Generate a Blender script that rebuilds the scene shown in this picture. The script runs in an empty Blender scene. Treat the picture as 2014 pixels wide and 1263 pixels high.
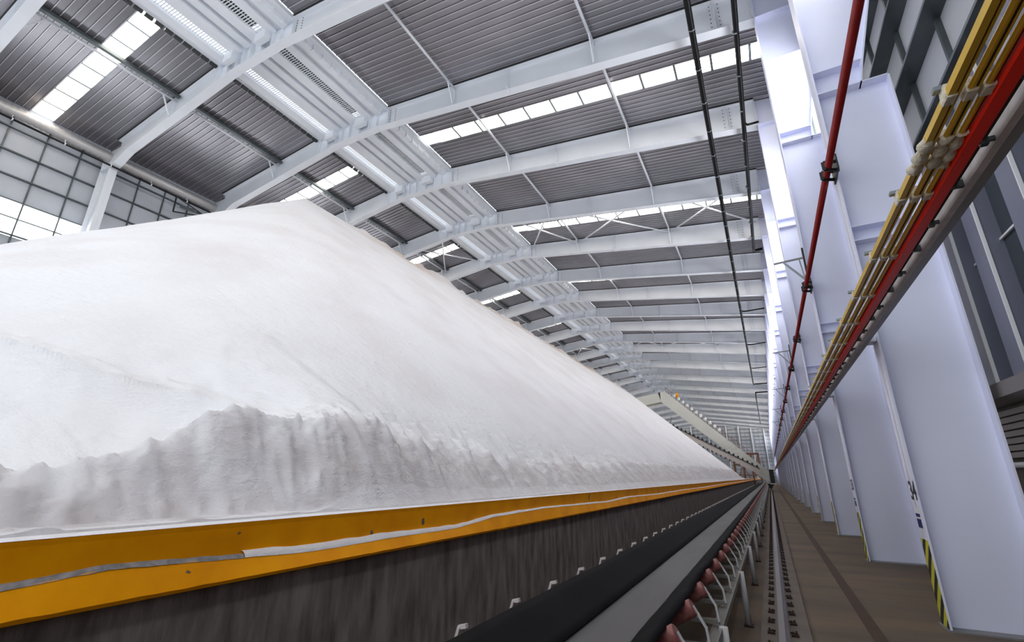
import bpy, bmesh, math, random
from mathutils import Vector, Matrix, noise

# ------------------------------------------------------------------ camera, world, exposure
SC = bpy.context.scene
COL = SC.collection
FPX, YAW, PITCH, ROLL, EYE = 917.43, 0.4856, 0.3202, 0.0056, 1.916
cd = bpy.data.cameras.new('camera')
cam = bpy.data.objects.new('camera', cd)
COL.objects.link(cam)
cd.sensor_fit = 'HORIZONTAL'
cd.sensor_width = 36.0
cd.lens = 36.0 * FPX / 2014.0
cd.clip_start = 0.05
cd.clip_end = 600
fw = Vector((-math.sin(YAW) * math.cos(PITCH), math.cos(YAW) * math.cos(PITCH), math.sin(PITCH)))
rt = Vector((math.cos(YAW), math.sin(YAW), 0))
up = rt.cross(fw)
rr = rt * math.cos(ROLL) + up * math.sin(ROLL)
uu = up * math.cos(ROLL) - rt * math.sin(ROLL)
M = Matrix((rr, uu, -fw)).transposed().to_4x4()
M.translation = (0, 0, EYE)
cam.matrix_world = M
SC.camera = cam

SC.view_settings.view_transform = 'Standard'
SC.view_settings.look = 'None'
SC.view_settings.gamma = 1.0
SC.view_settings.use_curve_mapping = False
SC.view_settings.exposure = -0.58
SC.cycles.max_bounces = 10
SC.cycles.diffuse_bounces = 6
SC.cycles.glossy_bounces = 4
SC.cycles.sample_clamp_indirect = 6.0
SC.cycles.caustics_reflective = False
SC.cycles.caustics_refractive = False
SC.cycles.use_denoising = True

SKYLIGHT = 13.0      # daylight behind translucent roof sheets
WALLLIGHT = 11.0     # daylight behind translucent wall band
wd = bpy.data.worlds.new('overcast_sky')
SC.world = wd
wd.use_nodes = True
bg = wd.node_tree.nodes['Background']
bg.inputs[0].default_value = (0.86, 0.93, 1.0, 1)
bg.inputs[1].default_value = 2.7

# ------------------------------------------------------------------ materials
def hexlin(r, g, b):
    f = lambda c: (c / 12.92) if c <= .04045 else ((c + .055) / 1.055) ** 2.4
    return (f(r / 255), f(g / 255), f(b / 255), 1)

def mat(name, col, rough=.5, metal=0., noise_scale=None, noise_amt=.15, col2=None, bump=0., bump_scale=30., stretch=(1, 1, 1), emit=None, spec=None):
    m = bpy.data.materials.new(name)
    m.use_nodes = True
    nt = m.node_tree
    b = nt.nodes['Principled BSDF']
    b.inputs['Base Color'].default_value = col
    b.inputs['Roughness'].default_value = rough
    b.inputs['Metallic'].default_value = metal
    if spec is not None:
        b.inputs['Specular IOR Level'].default_value = spec
    if emit:
        b.inputs['Emission Color'].default_value = emit[0]
        b.inputs['Emission Strength'].default_value = emit[1]
    if noise_scale or bump:
        tc = nt.nodes.new('ShaderNodeTexCoord')
        mp = nt.nodes.new('ShaderNodeMapping')
        mp.inputs['Scale'].default_value = stretch
        nt.links.new(tc.outputs['Object'], mp.inputs[0])
    if noise_scale:
        n = nt.nodes.new('ShaderNodeTexNoise')
        n.inputs['Scale'].default_value = noise_scale
        n.inputs['Detail'].default_value = 6
        nt.links.new(mp.outputs[0], n.inputs[0])
        mx = nt.nodes.new('ShaderNodeMix')
        mx.data_type = 'RGBA'
        c2 = col2 or tuple(c * (1 - noise_amt) for c in col[:3]) + (1,)
        mx.inputs[6].default_value = col
        mx.inputs[7].default_value = c2
        rp = nt.nodes.new('ShaderNodeMapRange')
        rp.inputs[1].default_value = .35
        rp.inputs[2].default_value = .68
        nt.links.new(n.outputs[0], rp.inputs[0])
        nt.links.new(rp.outputs[0], mx.inputs[0])
        nt.links.new(mx.outputs[2], b.inputs['Base Color'])
    if bump:
        n2 = nt.nodes.new('ShaderNodeTexNoise')
        n2.inputs['Scale'].default_value = bump_scale
        n2.inputs['Detail'].default_value = 8
        nt.links.new(mp.outputs[0], n2.inputs[0])
        bp = nt.nodes.new('ShaderNodeBump')
        bp.inputs['Strength'].default_value = bump
        bp.inputs['Distance'].default_value = .03
        nt.links.new(n2.outputs[0], bp.inputs['Height'])
        nt.links.new(bp.outputs[0], b.inputs['Normal'])
    return m

WHITE = mat('white_steel_paint', (.74, .76, .80, 1), .45, noise_scale=.9, noise_amt=.06)
WHITE2 = mat('white_column_paint', (.82, .835, 1.0, 1), .42, noise_scale=.7, noise_amt=.07)
CREAM = mat('cream_steel_paint', (.72, .71, .64, 1), .5, noise_scale=.4, noise_amt=.08)
DECK = mat('galvanised_roof_sheet', (.35, .335, .36, 1), .33, .62, noise_scale=.25, noise_amt=.3)
DECKRIB = mat('galvanised_rib_highlight', (.55, .55, .57, 1), .35, .5)  # paler than the sheet: highlight along the ribs put into the colour
GALV = mat('galvanised_steel', (.30, .33, .35, 1), .35, .7, noise_scale=2, noise_amt=.3)
DARKGALV = mat('dull_galvanised_steel', (.12, .14, .145, 1), .4, .5, noise_scale=1.5, noise_amt=.35)
CLAD = mat('pale_wall_cladding', (.50, .52, .56, 1), .6, noise_scale=.5, noise_amt=.15)
BLACK = mat('black_pipe_paint', (.004, .004, .005, 1), .4, spec=.2)
BLACKMATT = mat('black_steel', (.012, .014, .014, 1), .5)
RED = mat('red_pipe_paint', hexlin(140, 14, 12), .35, noise_scale=3, noise_amt=.25)
REDRAIL = mat('red_rail_plastic', hexlin(238, 34, 10), .45, spec=.25)
YEL = mat('yellow_rail_plastic', hexlin(214, 172, 40), .4, noise_scale=4, noise_amt=.15)
YEL2 = mat('amber_rail_plastic', hexlin(214, 168, 30), .4, noise_scale=4, noise_amt=.2)
GREYPL = mat('grey_plastic', (.35, .35, .36, 1), .5)
CREAMPL = mat('cream_joint_cover', (.72, .66, .52, 1), .7, noise_scale=9, noise_amt=.3, bump=.8, bump_scale=25)
PINKBEAM = mat('worn_white_steel', (.62, .57, .57, 1), .5, noise_scale=6, noise_amt=.3)
GREYSTEEL = mat('grey_steel', (.26, .25, .25, 1), .45, .2, noise_scale=2, noise_amt=.2)
RUBBER = mat('black_rubber_belt', (.006, .006, .007, 1), .75, spec=.08, noise_scale=1.2, noise_amt=.4)
BELTTOP = mat('lit_belt_surface', (.085, .082, .086, 1), .5, noise_scale=1.6, noise_amt=.4, stretch=(1, .3, 1))  # same rubber as the edges, light on the flat centre painted in grey
ROLLER = mat('dusty_red_roller', hexlin(122, 52, 50), .6, noise_scale=14, noise_amt=.3, col2=hexlin(150, 110, 104))
BRKT = mat('dusty_white_bracket', (.60, .60, .62, 1), .55, noise_scale=8, noise_amt=.2)
STRING = mat('dusty_grey_steel', (.24, .225, .205, 1), .6, noise_scale=3, noise_amt=.3)
FLOOR = mat('stained_concrete_floor', hexlin(118, 100, 80), .75, noise_scale=.6, noise_amt=.2, col2=hexlin(88, 76, 64), bump=.15, bump_scale=12, stretch=(.5, 1.6, 1))
PLINTH = mat('pale_rail_concrete', hexlin(118, 108, 100), .8, noise_scale=2, noise_amt=.25, bump=.2, bump_scale=15)
BROWN = mat('rusty_trench_cover', hexlin(72, 50, 34), .7, noise_scale=2, noise_amt=.2)
RAILST = mat('rail_steel', hexlin(120, 112, 108), .35, .6)
RUST = mat('rusty_clip', hexlin(52, 30, 26), .7, noise_scale=10, noise_amt=.3)
CONC = mat('dark_stained_concrete', hexlin(128, 119, 115), .8, noise_scale=5, noise_amt=.3, col2=hexlin(80, 70, 67), bump=.5, bump_scale=9, stretch=(1, 1.6, .4))
ORANGE = mat('ochre_steel_paint', hexlin(255, 168, 0), .55, spec=.15, noise_scale=3, noise_amt=.12, col2=hexlin(240, 150, 0), bump=.12, bump_scale=6)
def chips(m):
    nt = m.node_tree; b = nt.nodes['Principled BSDF']; l = b.inputs['Base Color'].links[0].from_socket
    tc = nt.nodes.new('ShaderNodeTexCoord'); n = nt.nodes.new('ShaderNodeTexNoise'); n.inputs['Scale'].default_value = 5.5; n.inputs['Detail'].default_value = 9
    nt.links.new(tc.outputs['Object'], n.inputs[0])
    g = nt.nodes.new('ShaderNodeMath'); g.operation = 'GREATER_THAN'; g.inputs[1].default_value = .715
    nt.links.new(n.outputs[0], g.inputs[0])
    mx = nt.nodes.new('ShaderNodeMix'); mx.data_type = 'RGBA'; mx.inputs[7].default_value = (.16, .12, .08, 1)
    nt.links.new(l, mx.inputs[6]); nt.links.new(g.outputs[0], mx.inputs[0]); nt.links.new(mx.outputs[2], b.inputs['Base Color'])
chips(ORANGE)
CHIP = mat('grey_chipped_edge', (.28, .27, .28, 1), .6, noise_scale=20, noise_amt=.5)
GLASS = mat('dark_window_glass', (.03, .04, .05, 1), .06, spec=.9)
POST = mat('blue_grey_post', (.19, .20, .26, 1), .4, .1, noise_scale=1, noise_amt=.15)
BEAD = mat('pale_glazing_bead', (.8, .8, .82, 1), .35)
LOUV = mat('grey_louvre', (.22, .20, .195, 1), .6)
BLOCK = mat('dark_block_wall', (.10, .085, .075, 1), .85, noise_scale=3, noise_amt=.3)
RUSTBR = mat('orange_brown_steel', hexlin(150, 104, 78), .7, noise_scale=2, noise_amt=.4)
BLUE = mat('blue_sticker', hexlin(25, 30, 110), .4)
PAPER = mat('white_sticker', (.8, .8, .82, 1), .5)
INK = mat('black_ink', (.01, .012, .02, 1), .5)
SKYL = mat('translucent_roof_sheet', (.9, .88, .84, 1), .5, emit=((1, .93, .82, 1), SKYLIGHT))
WSKY = mat('translucent_wall_sheet', (.9, .9, .9, 1), .5, emit=((.93, .96, 1, 1), WALLLIGHT))

def hazard_mat():
    m = bpy.data.materials.new('yellow_black_stripes')
    m.use_nodes = True
    nt = m.node_tree
    b = nt.nodes['Principled BSDF']
    b.inputs['Roughness'].default_value = .5
    tc = nt.nodes.new('ShaderNodeTexCoord')
    sp = nt.nodes.new('ShaderNodeSeparateXYZ')
    nt.links.new(tc.outputs['Object'], sp.inputs[0])
    a = nt.nodes.new('ShaderNodeMath'); a.operation = 'MULTIPLY_ADD'
    a.inputs[1].default_value = 1.0
    nt.links.new(sp.outputs[2], a.inputs[0])
    nt.links.new(sp.outputs[1], a.inputs[2])
    s = nt.nodes.new('ShaderNodeMath'); s.operation = 'MULTIPLY'; s.inputs[1].default_value = 1 / .30
    nt.links.new(a.outputs[0], s.inputs[0])
    fr = nt.nodes.new('ShaderNodeMath'); fr.operation = 'FRACT'
    nt.links.new(s.outputs[0], fr.inputs[0])
    gt = nt.nodes.new('ShaderNodeMath'); gt.operation = 'GREATER_THAN'; gt.inputs[1].default_value = .5
    nt.links.new(fr.outputs[0], gt.inputs[0])
    mx = nt.nodes.new('ShaderNodeMix'); mx.data_type = 'RGBA'
    mx.inputs[6].default_value = (.01, .012, .015, 1)
    mx.inputs[7].default_value = hexlin(205, 200, 50)
    nt.links.new(gt.outputs[0], mx.inputs[0])
    nt.links.new(mx.outputs[2], b.inputs['Base Color'])
    return m
HAZ = hazard_mat()

def pile_mat():
    m = mat('white_mineral_powder', (.86, .845, .86, 1), .9)
    nt = m.node_tree
    b = nt.nodes['Principled BSDF']
    b.inputs['Specular IOR Level'].default_value = .1
    tc = nt.nodes.new('ShaderNodeTexCoord')
    at = nt.nodes.new('ShaderNodeAttribute'); at.attribute_name = 'dirt'
    n = nt.nodes.new('ShaderNodeTexNoise'); n.inputs['Scale'].default_value = .55; n.inputs['Detail'].default_value = 10
    nt.links.new(tc.outputs['Object'], n.inputs[0])
    r = nt.nodes.new('ShaderNodeMapRange'); r.inputs[1].default_value = .42; r.inputs[2].default_value = .75
    nt.links.new(n.outputs[0], r.inputs[0])
    mx = nt.nodes.new('ShaderNodeMix'); mx.data_type = 'RGBA'
    mx.inputs[6].default_value = (.87, .86, .88, 1)
    mx.inputs[7].default_value = (.80, .765, .77, 1)
    nt.links.new(r.outputs[0], mx.inputs[0])
    mx2 = nt.nodes.new('ShaderNodeMix'); mx2.data_type = 'RGBA'
    mx2.inputs[7].default_value = (.50, .36, .26, 1)
    nt.links.new(mx.outputs[2], mx2.inputs[6])
    nt.links.new(at.outputs['Fac'], mx2.inputs[0])
    at2 = nt.nodes.new('ShaderNodeAttribute'); at2.attribute_name = 'cut_shade'
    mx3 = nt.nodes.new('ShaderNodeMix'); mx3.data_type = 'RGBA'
    mx3.inputs[7].default_value = (.62, .575, .585, 1)  # shade of the steep bank put into the pinkish-grey colour of its cut face
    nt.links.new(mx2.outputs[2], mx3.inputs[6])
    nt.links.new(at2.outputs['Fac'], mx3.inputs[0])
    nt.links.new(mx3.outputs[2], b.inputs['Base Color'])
    mp = nt.nodes.new('ShaderNodeMapping'); mp.inputs['Scale'].default_value = (.8, 1.6, 2.6)
    nt.links.new(tc.outputs['Object'], mp.inputs[0])
    n2 = nt.nodes.new('ShaderNodeTexNoise'); n2.inputs['Scale'].default_value = 5; n2.inputs['Detail'].default_value = 12; n2.inputs['Roughness'].default_value = .65
    nt.links.new(mp.outputs[0], n2.inputs[0])
    bp = nt.nodes.new('ShaderNodeBump'); bp.inputs['Strength'].default_value = .6; bp.inputs['Distance'].default_value = .10
    nt.links.new(n2.outputs[0], bp.inputs['Height'])
    nt.links.new(bp.outputs[0], b.inputs['Normal'])
    return m
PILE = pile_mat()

# ------------------------------------------------------------------ helpers
def V(*a): return Vector(a)

class MB:
    def __init__(s): s.v = []; s.f = []; s.sm = []
    def add(s, vs, fs, smooth=False):
        o = len(s.v); s.v += [tuple(v) for v in vs]
        for f in fs: s.f.append([i + o for i in f]); s.sm.append(smooth)
    def box(s, x0, x1, y0, y1, z0, z1):
        s.add([(x0, y0, z0), (x1, y0, z0), (x1, y1, z0), (x0, y1, z0), (x0, y0, z1), (x1, y0, z1), (x1, y1, z1), (x0, y1, z1)],
              [(0, 3, 2, 1), (4, 5, 6, 7), (0, 1, 5, 4), (1, 2, 6, 5), (2, 3, 7, 6), (3, 0, 4, 7)])
    def prism_y(s, prof, y0, y1):      # closed profile in x,z extruded along y
        n = len(prof)
        s.add([(x, y0, z) for x, z in prof] + [(x, y1, z) for x, z in prof],
              [tuple(range(n)), tuple(range(2 * n - 1, n - 1, -1))] + [(i, i + n, (i + 1) % n + n, (i + 1) % n) for i in range(n)])
    def prism_x(s, prof, x0, x1):
        n = len(prof)
        s.add([(x0, y, z) for y, z in prof] + [(x1, y, z) for y, z in prof],
              [tuple(range(n - 1, -1, -1)), tuple(range(n, 2 * n))] + [(i, (i + 1) % n, (i + 1) % n + n, i + n) for i in range(n)])
    def bar(s, a, b, w, t=None, upv=(0, 0, 1)):
        a, b = Vector(a), Vector(b); t = t or w
        d = (b - a).normalized(); u = Vector(upv)
        if abs(d.dot(u)) > .98: u = Vector((1, 0, 0))
        e = d.cross(u).normalized() * (w / 2); g = d.cross(e).normalized() * (t / 2)
        vs = [p + i * e + j * g for p in (a, b) for i, j in ((-1, -1), (1, -1), (1, 1), (-1, 1))]
        s.add(vs, [(3, 2, 1, 0), (4, 5, 6, 7), (0, 1, 5, 4), (1, 2, 6, 5), (2, 3, 7, 6), (3, 0, 4, 7)])
    def tube(s, pts, r, n=10, caps=True):
        pts = [Vector(p) for p in pts]; rings = []
        rs = r if isinstance(r, (list, tuple)) else [r] * len(pts)
        ref = None
        for i, p in enumerate(pts):
            d = ((pts[min(i + 1, len(pts) - 1)] - pts[max(i - 1, 0)])).normalized()
            if ref is None: ref = V(0, 0, 1) if abs(d.z) < .9 else V(1, 0, 0)
            e = d.cross(ref).normalized(); g = d.cross(e).normalized(); ref = -g if False else ref
            rings.append([p + rs[i] * (math.cos(2 * math.pi * k / n) * e + math.sin(2 * math.pi * k / n) * g) for k in range(n)])
        o = []; [o.extend(q) for q in rings]
        fs = []
        for i in range(len(pts) - 1):
            for k in range(n):
                fs.append((i * n + k, i * n + (k + 1) % n, (i + 1) * n + (k + 1) % n, (i + 1) * n + k))
        b = len(s.v); s.v += [tuple(v) for v in o]
        for f in fs: s.f.append([i + b for i in f]); s.sm.append(True)
        if caps:
            s.f.append([b + k for k in range(n - 1, -1, -1)]); s.sm.append(False)
            s.f.append([b + (len(pts) - 1) * n + k for k in range(n)]); s.sm.append(False)
    def mesh(s, name, m):
        me = bpy.data.meshes.new(name)
        me.from_pydata(s.v, [], s.f)
        me.polygons.foreach_set('use_smooth', s.sm)
        for mm in (m if isinstance(m, (list, tuple)) else [m]): me.materials.append(mm)
        me.update()
        bm = bmesh.new(); bm.from_mesh(me); bmesh.ops.recalc_face_normals(bm, faces=bm.faces); bm.to_mesh(me); bm.free()
        return me
    def build(s, name, m, parent=None, me=None):
        o = bpy.data.objects.new(name, me or s.mesh(name, m)); COL.objects.link(o)
        if parent: o.parent = parent
        return o

def tag(o, label=None, cat=None, group=None, kind=None):
    if label: o['label'] = label
    if cat: o['category'] = cat
    if group: o['group'] = group
    if kind: o['kind'] = kind
    return o
def thing(name, label, cat, loc=(0, 0, 0), group=None):
    o = bpy.data.objects.new(name, None); COL.objects.link(o); o.location = loc
    o.empty_display_size = .2
    return tag(o, label, cat, group)
def copy_tree(o, loc, label=None, parent=None):
    c = o.copy(); COL.objects.link(c)
    if parent: c.parent = parent
    else: c.location = loc
    if label: c['label'] = label
    for ch in o.children: copy_tree(ch, None, None, c)
    return c
ORD = ['', 'first', 'second', 'third', 'fourth', 'fifth', 'sixth', 'seventh', 'eighth', 'ninth', 'tenth', 'eleventh', 'twelfth', 'thirteenth', 'fourteenth', 'fifteenth', 'sixteenth', 'seventeenth', 'eighteenth', 'nineteenth']
TENS = {20: 'twenty', 30: 'thirty', 40: 'forty', 50: 'fifty', 60: 'sixty', 70: 'seventy', 80: 'eighty', 90: 'ninety'}
def ordn(n):
    if n < 20: return ORD[n]
    if n >= 100: return 'hundred and ' + ordn(n - 100) if n > 100 else 'hundredth'
    t, u = n // 10 * 10, n % 10
    return TENS[t][:-1] + 'ieth' if u == 0 else TENS[t] + '-' + ORD[u]

S, Y1, NF = 6.0, 8.95, 31
def yk(k): return Y1 + (k - 1) * S
YEND = yk(NF)
XC, XL, XM = 1.805, -30.06, -18.0
HE, RS = 17.48, .1385
ZKINK = HE + RS * (XC + 16.4)
def ztop(x): return 18.95 + .116 * ((XC - x) if x > -18.1 else (x + 38.0 - 0.0)) if x > -18.1 else 18.95 + .116 * (XC + 18.1) - .116 * (-18.1 - x)
BOT = [(XC, HE), (-16.4, ZKINK), (-19.6, ZKINK), (-28.6, ZKINK - RS * 9.0), (XL, 18.12)]
def zbot(x):
    for (a, za), (b, zb) in zip(BOT, BOT[1:]):
        if b <= x <= a: return za + (zb - za) * (a - x) / (a - b)
    return HE
FB = .40   # flange width

# ------------------------------------------------------------------ setting: floor, walls, roof
m = MB(); m.box(-3.0, 8.0, -14, YEND + 2, -.3, 0)
tag(m.build('floor', FLOOR), kind='structure')
m = MB(); m.box(-33, -3.16, -14, YEND + 2, -.3, 0)
tag(m.build('floor', FLOOR), kind='structure')
m = MB(); m.box(-.38, .17, -10, YEND, 0, .07)
tag(m.build('trim_1', PLINTH), kind='structure')
m = MB(); m.box(.85, 1.0, -10, YEND, 0, .006)
tag(m.build('trim_2', BROWN), kind='structure')

# roof decks with ribs and holes for the translucent strips
def deck(name, xa, xb):
    m = MB(); y = yk(-2)
    while y < YEND - .01:
        bay = int(round((y - Y1) / S - .5)) + 1
        k = math.floor((y - Y1) / S + 1e-6) + 1
        off = y - yk(k)
        if k % 2 == 0 and 2.65 < off + .15 < 3.6:
            y += .3; continue
        za, zb = ztop(xa) + .1, ztop(xb) + .1
        pr = [(0, 0), (.235, 0), (.25, -.045), (.285, -.045), (.30, 0)]
        vs = [(xa, y + p, za + q) for p, q in pr] + [(xb, y + p, zb + q) for p, q in pr]
        m.add(vs, [(i, i + 1, i + 6, i + 5) for i in range(4)])
        y += .3
    o = m.build(name, DECK)
    me = o.data; me.materials.append(DECKRIB)
    for i, p in enumerate(me.polygons):
        if i % 4 == 2: p.material_index = 1
    return tag(o, kind='structure')
deck('ceiling', -15.6, 3.35)
deck('ceiling', -31.45, -21.05)
# daylight strips
n = 0
for k in range(-2, NF):
    if k % 2: continue
    for side, xa, xb in (('r', -14.72, 2.9), ('l', -31.3, -21.1)):
        n += 1
        y0, y1 = yk(k) + 2.7, yk(k) + 3.6
        fr = MB(); x = xa
        w = 1.5 if side == 'r' else 1.3
        pm = MB()
        while x < xb - .01:
            x2 = min(x + w, xb)
            pm.add([(x + .02, y0, ztop(x) + .12), (x2 - .02, y0, ztop(x2) + .12), (x2 - .02, y1, ztop(x2) + .12), (x + .02, y1, ztop(x) + .12)], [(0, 1, 2, 3)])
            fr.bar((x2, y0, ztop(x2) + .05), (x2, y1, ztop(x2) + .05), .10, .06)
            x = x2
        for yy in (y0 - .02, y1 + .02):
            fr.bar((xa, yy, ztop(xa) + .1), (xb, yy, ztop(xb) + .1), .05, .08)
        o = tag(fr.build('window_%d' % n, GALV), kind='structure')
        pm.build('pane', SKYL, o)
# opaque outer skin over roof ends
# walls
def wall_left():
    m = MB(); x = -31.4
    m.box(x - .08, x, -13, YEND, 14.70, 19.95)
    m.box(x - .08, x, -13, YEND, 0, 12.95)
    o = tag(m.build('wall_left', CLAD), kind='structure')
    g = MB()
    for z in (18.45, 17.20, 15.95, 14.72, 13.85, 13.0, 11.7, 10.4):
        g.box(x, x + .16, -13, YEND, z - .03, z + .03)
    g.build('girt', DARKGALV, o)
    v = MB(); y = -9
    while y < YEND:
        v.box(x, x + .07, y - .03, y + .03, 10, 19.5); y += 1.42
    v.build('sag_bar', DARKGALV, o)
wall_left()
m = MB(); m.box(-31.46, -31.42, -13, YEND, 12.95, 14.72)
wn = tag(m.build('window_%d' % (n + 1), WSKY), kind='structure')
n += 1
def wall_right():
    x = 3.3
    m = MB()
    m.box(x, x + .08, -13, YEND, 6.9, 12.45)
    m.box(x, x + .08, -13, YEND, 15.4, 19.2)
    m.box(x + .04, x + .1, -13, YEND, 0, 3.1)
    o = tag(m.build('wall_right', CLAD), kind='structure')
    o.data.materials.append(BLOCK)
    for i, p in enumerate(o.data.polygons):
        if i >= 12: p.material_index = 1
    g = MB()
    for z in (7.38, 8.62, 9.85, 11.08, 12.31, 15.45, 16.7, 17.9):
        g.prism_y([(x, z), (x - .28, z), (x - .28, z + .05), (x - .02, z + .012), (x - .02, z + .25), (x, z + .25)], -13, YEND)
    g.build('girt', DARKGALV, o)
    v = MB(); y = 7.77 - 1.42 * 14
    while y < YEND:
        v.box(x - .07, x, y - .035, y + .035, 7.0, 18.5); y += 1.42
    v.build('sag_bar', DARKGALV, o)
    l = MB(); z = 2.2
    while z < 2.9:
        l.prism_y([(x, z), (x - .03, z + .01), (x - .03, z + .085), (x, z + .09)], -13, YEND); z += .1
    l.build('louvre', LOUV, o)
wall_right()
m = MB(); m.box(3.36, 3.40, -13, YEND, 12.45, 15.4)
n += 1
tag(m.build('window_%d' % n, WSKY), kind='structure')
# sill beam along right wall
m = MB(); m.prism_y([(3.32, 2.95), (3.02, 3.0), (3.02, 3.2), (3.32, 3.2)], -6, YEND)
tag(m.build('trim_3', LOUV), kind='structure')
m = MB(); m.tube([(3.2, -6, 2.1), (3.2, YEND, 2.1)], .04)
tag(m.build('trim_4', BEAD), kind='structure')
# dark ribbon windows above the sill, one per bay
for k in range(-1, 22):
    n += 1
    y0, y1 = yk(k), yk(k + 1)
    gl = MB(); gl.box(3.32, 3.35, y0, y1, 3.2, 6.9)
    o = tag(gl.build('window_%d' % n, GLASS), kind='structure')
    ps = MB(); bd = MB(); y = y0 + 5.31 - 5.04
    while y < y1 - .1:
        ps.box(3.12, 3.32, y, y + .43, 3.2, 7.35)
        bd.box(3.10, 3.14, y - .02, y + .004, 3.2, 7.35)
        bd.box(3.28, 3.31, y + .43, y + .83 + .43, 5.05, 5.08)
        y += 1.26
    ps.build('window_post', POST, o)
    bd.build('glazing_bead', BEAD, o)

m = MB(); m.box(-32, 4, YEND + .3, YEND + .4, 0, 21.5)
o = tag(m.build('wall_far', CLAD), kind='structure')
g = MB()
for i in range(17): g.box(-32, 4, YEND + .1, YEND + .3, .8 + i * 1.23, .92 + i * 1.23)
for i in range(26): g.box(-31.5 + i * 1.42, -31.42 + i * 1.42, YEND + .2, YEND + .3, 0, 21)
g.build('girt', GALV, o)
g = MB()
for x in (-24, -18, -12, -8.0, -4.0, 0): g.box(x, x + .35, YEND - .4, YEND + .1, 0, 20)
g.build('wind_post', WHITE, o)

# ------------------------------------------------------------------ portal frames: columns and roof beams
def rcol_proto(kind):
    """kind: 'low' nearest column with a low step, 'std' all others; origin at base near-inner corner y"""
    t = thing('steel_column', '', 'column')
    zs = 8.83 if kind == 'low' else 12.05
    xo = 2.90
    yw = .19
    w = MB()
    z2 = zs + .45
    top = 17.48
    if kind == 'low': up_ = [(2.50, zs), (2.60, z2), (3.10, 11.2), (3.20, 13.5)]
    else: up_ = [(2.66, zs), (2.70, z2), (2.92, 13.6), (3.12, 15.4)]
    prof = [(XC, 0), (xo, 0), (xo, zs)] + up_ + [(3.22, top), (3.22, 18.75), (XC, 18.93)]
    w.prism_y(prof, yw, yw + .014)
    w.build('web', WHITE2, t)
    f = MB(); f.box(XC, XC + .025, 0, .38, 0, 18.9); f.build('inner_flange', WHITE2, t)
    f = MB(); f.box(xo, xo + .025, 0, .38, 0, zs)
    ups = up_ + [(3.22, top), (3.22, 18.75)]
    for a, b in zip(ups, ups[1:]):
        f.prism_y([(a[0], a[1]), (a[0] + .025, a[1]), (b[0] + .025, b[1]), (b[0], b[1])], 0, .38)
    f.build('outer_flange', WHITE2, t)
    st = MB()
    for z in (5.72, 5.98): st.box(XC + .025, xo, .0, .36, z, z + .015)
    zz = [(zs, xo)] + [(zs + (.50 if kind == 'low' else .38), up_[1][0])]
    for z, xe in zz: st.box(XC + .025, xe, 0, .36, z, z + .02)
    st.box(XC + .025, 3.1, 0, .36, 15.42, 15.44)
    st.box(XC + .025, 3.2, 0, .36, HE, HE + .02)
    st.build('stiffener_plate', WHITE2, t)
    bp = MB(); bp.box(XC - .04, xo + .05, -.03, .41, 0, .02); bp.build('base_plate', GREYSTEEL, t)
    h = MB(); h.box(XC - .004, XC, .01, .37, .0, 1.09)
    h.build('hazard_stripes', HAZ, t)
    return t
def text(body, size, loc, parent, m, name='number'):
    cu = bpy.data.curves.new(name, 'FONT'); cu.body = body; cu.size = size; cu.extrude = .001; cu.offset = .006
    cu.materials.append(m)
    tmp = bpy.data.objects.new(name, cu); COL.objects.link(tmp)
    dg = bpy.context.evaluated_depsgraph_get()
    me = bpy.data.meshes.new_from_object(tmp.evaluated_get(dg))
    COL.objects.unlink(tmp); bpy.data.objects.remove(tmp)
    o = bpy.data.objects.new(name, me); COL.objects.link(o); o.parent = parent
    # face towards -x, reading from far (+y) to near
    o.matrix_local = Matrix(((0, 0, -1, loc[0]), (-1, 0, 0, loc[1]), (0, 1, 0, loc[2]), (0, 0, 0, 1)))
    return o
def sticker(parent):
    b = MB(); b.box(XC - .005, XC - .002, .06, .30, 1.22, 1.49); b.build('sign_plate', PAPER, parent)
    b = MB(); b.box(XC - .008, XC - .005, .07, .29, 1.24, 1.36); b.box(XC - .008, XC - .005, .07, .29, 1.385, 1.43)
    b.build('blue_panel', BLUE, parent)
std = rcol_proto('std')
low = rcol_proto('low')
low.location = (0, yk(1), 0)
low['label'] = 'nearest tall white steel column on the right, numbered 34 above its hazard stripes'
low['group'] = 'white steel columns along the right wall'
text('34', .36, (XC - .004, .33, 1.62), low, INK)
sticker(low)
first = True
for k in range(2, NF + 1):
    lab = '%s tall white steel column from the camera along the right wall' % ordn(k)
    if k == 2:
        c = std; std.location = (0, yk(k), 0); std['label'] = lab; std['group'] = low['group']
    else:
        c = copy_tree(std, (0, yk(k), 0), lab)
for k, num in ((2, '33'),):
    text(num, .36, (XC - .004, .33, 1.62), std, INK)
    sticker(std)

# left columns
t = thing('steel_column', '', 'column', group='white steel columns along the left wall')
w = MB(); w.prism_y([(XL, 0), (-31.05, 0), (-31.2, 19.6), (XL, 19.6)], .19, .205); w.build('web', WHITE, t)
w = MB(); w.box(XL - .02, XL, 0, .38, 0, 18.2); w.build('inner_flange', WHITE, t)
w = MB(); w.box(-31.2, -31.17, 0, .38, 0, 19.5); w.build('outer_flange', WHITE, t)
w = MB(); w.box(-31.17, XL, 0, .38, 18.1, 18.12); w.build('stiffener_plate', WHITE, t)
lcol = t
for k in range(0, NF + 1):
    lab = {0: 'white left wall column beyond the left edge of the powder heap, nearest the camera', 1: 'white left wall column standing clear above the powder heap'}.get(k, '%s white column of the left wall, hidden low behind the powder heap' % ordn(k + 1))
    if k == 0: t.location = (0, yk(0), 0); t['label'] = lab
    else: copy_tree(lcol, (0, yk(k), 0), lab)

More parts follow.
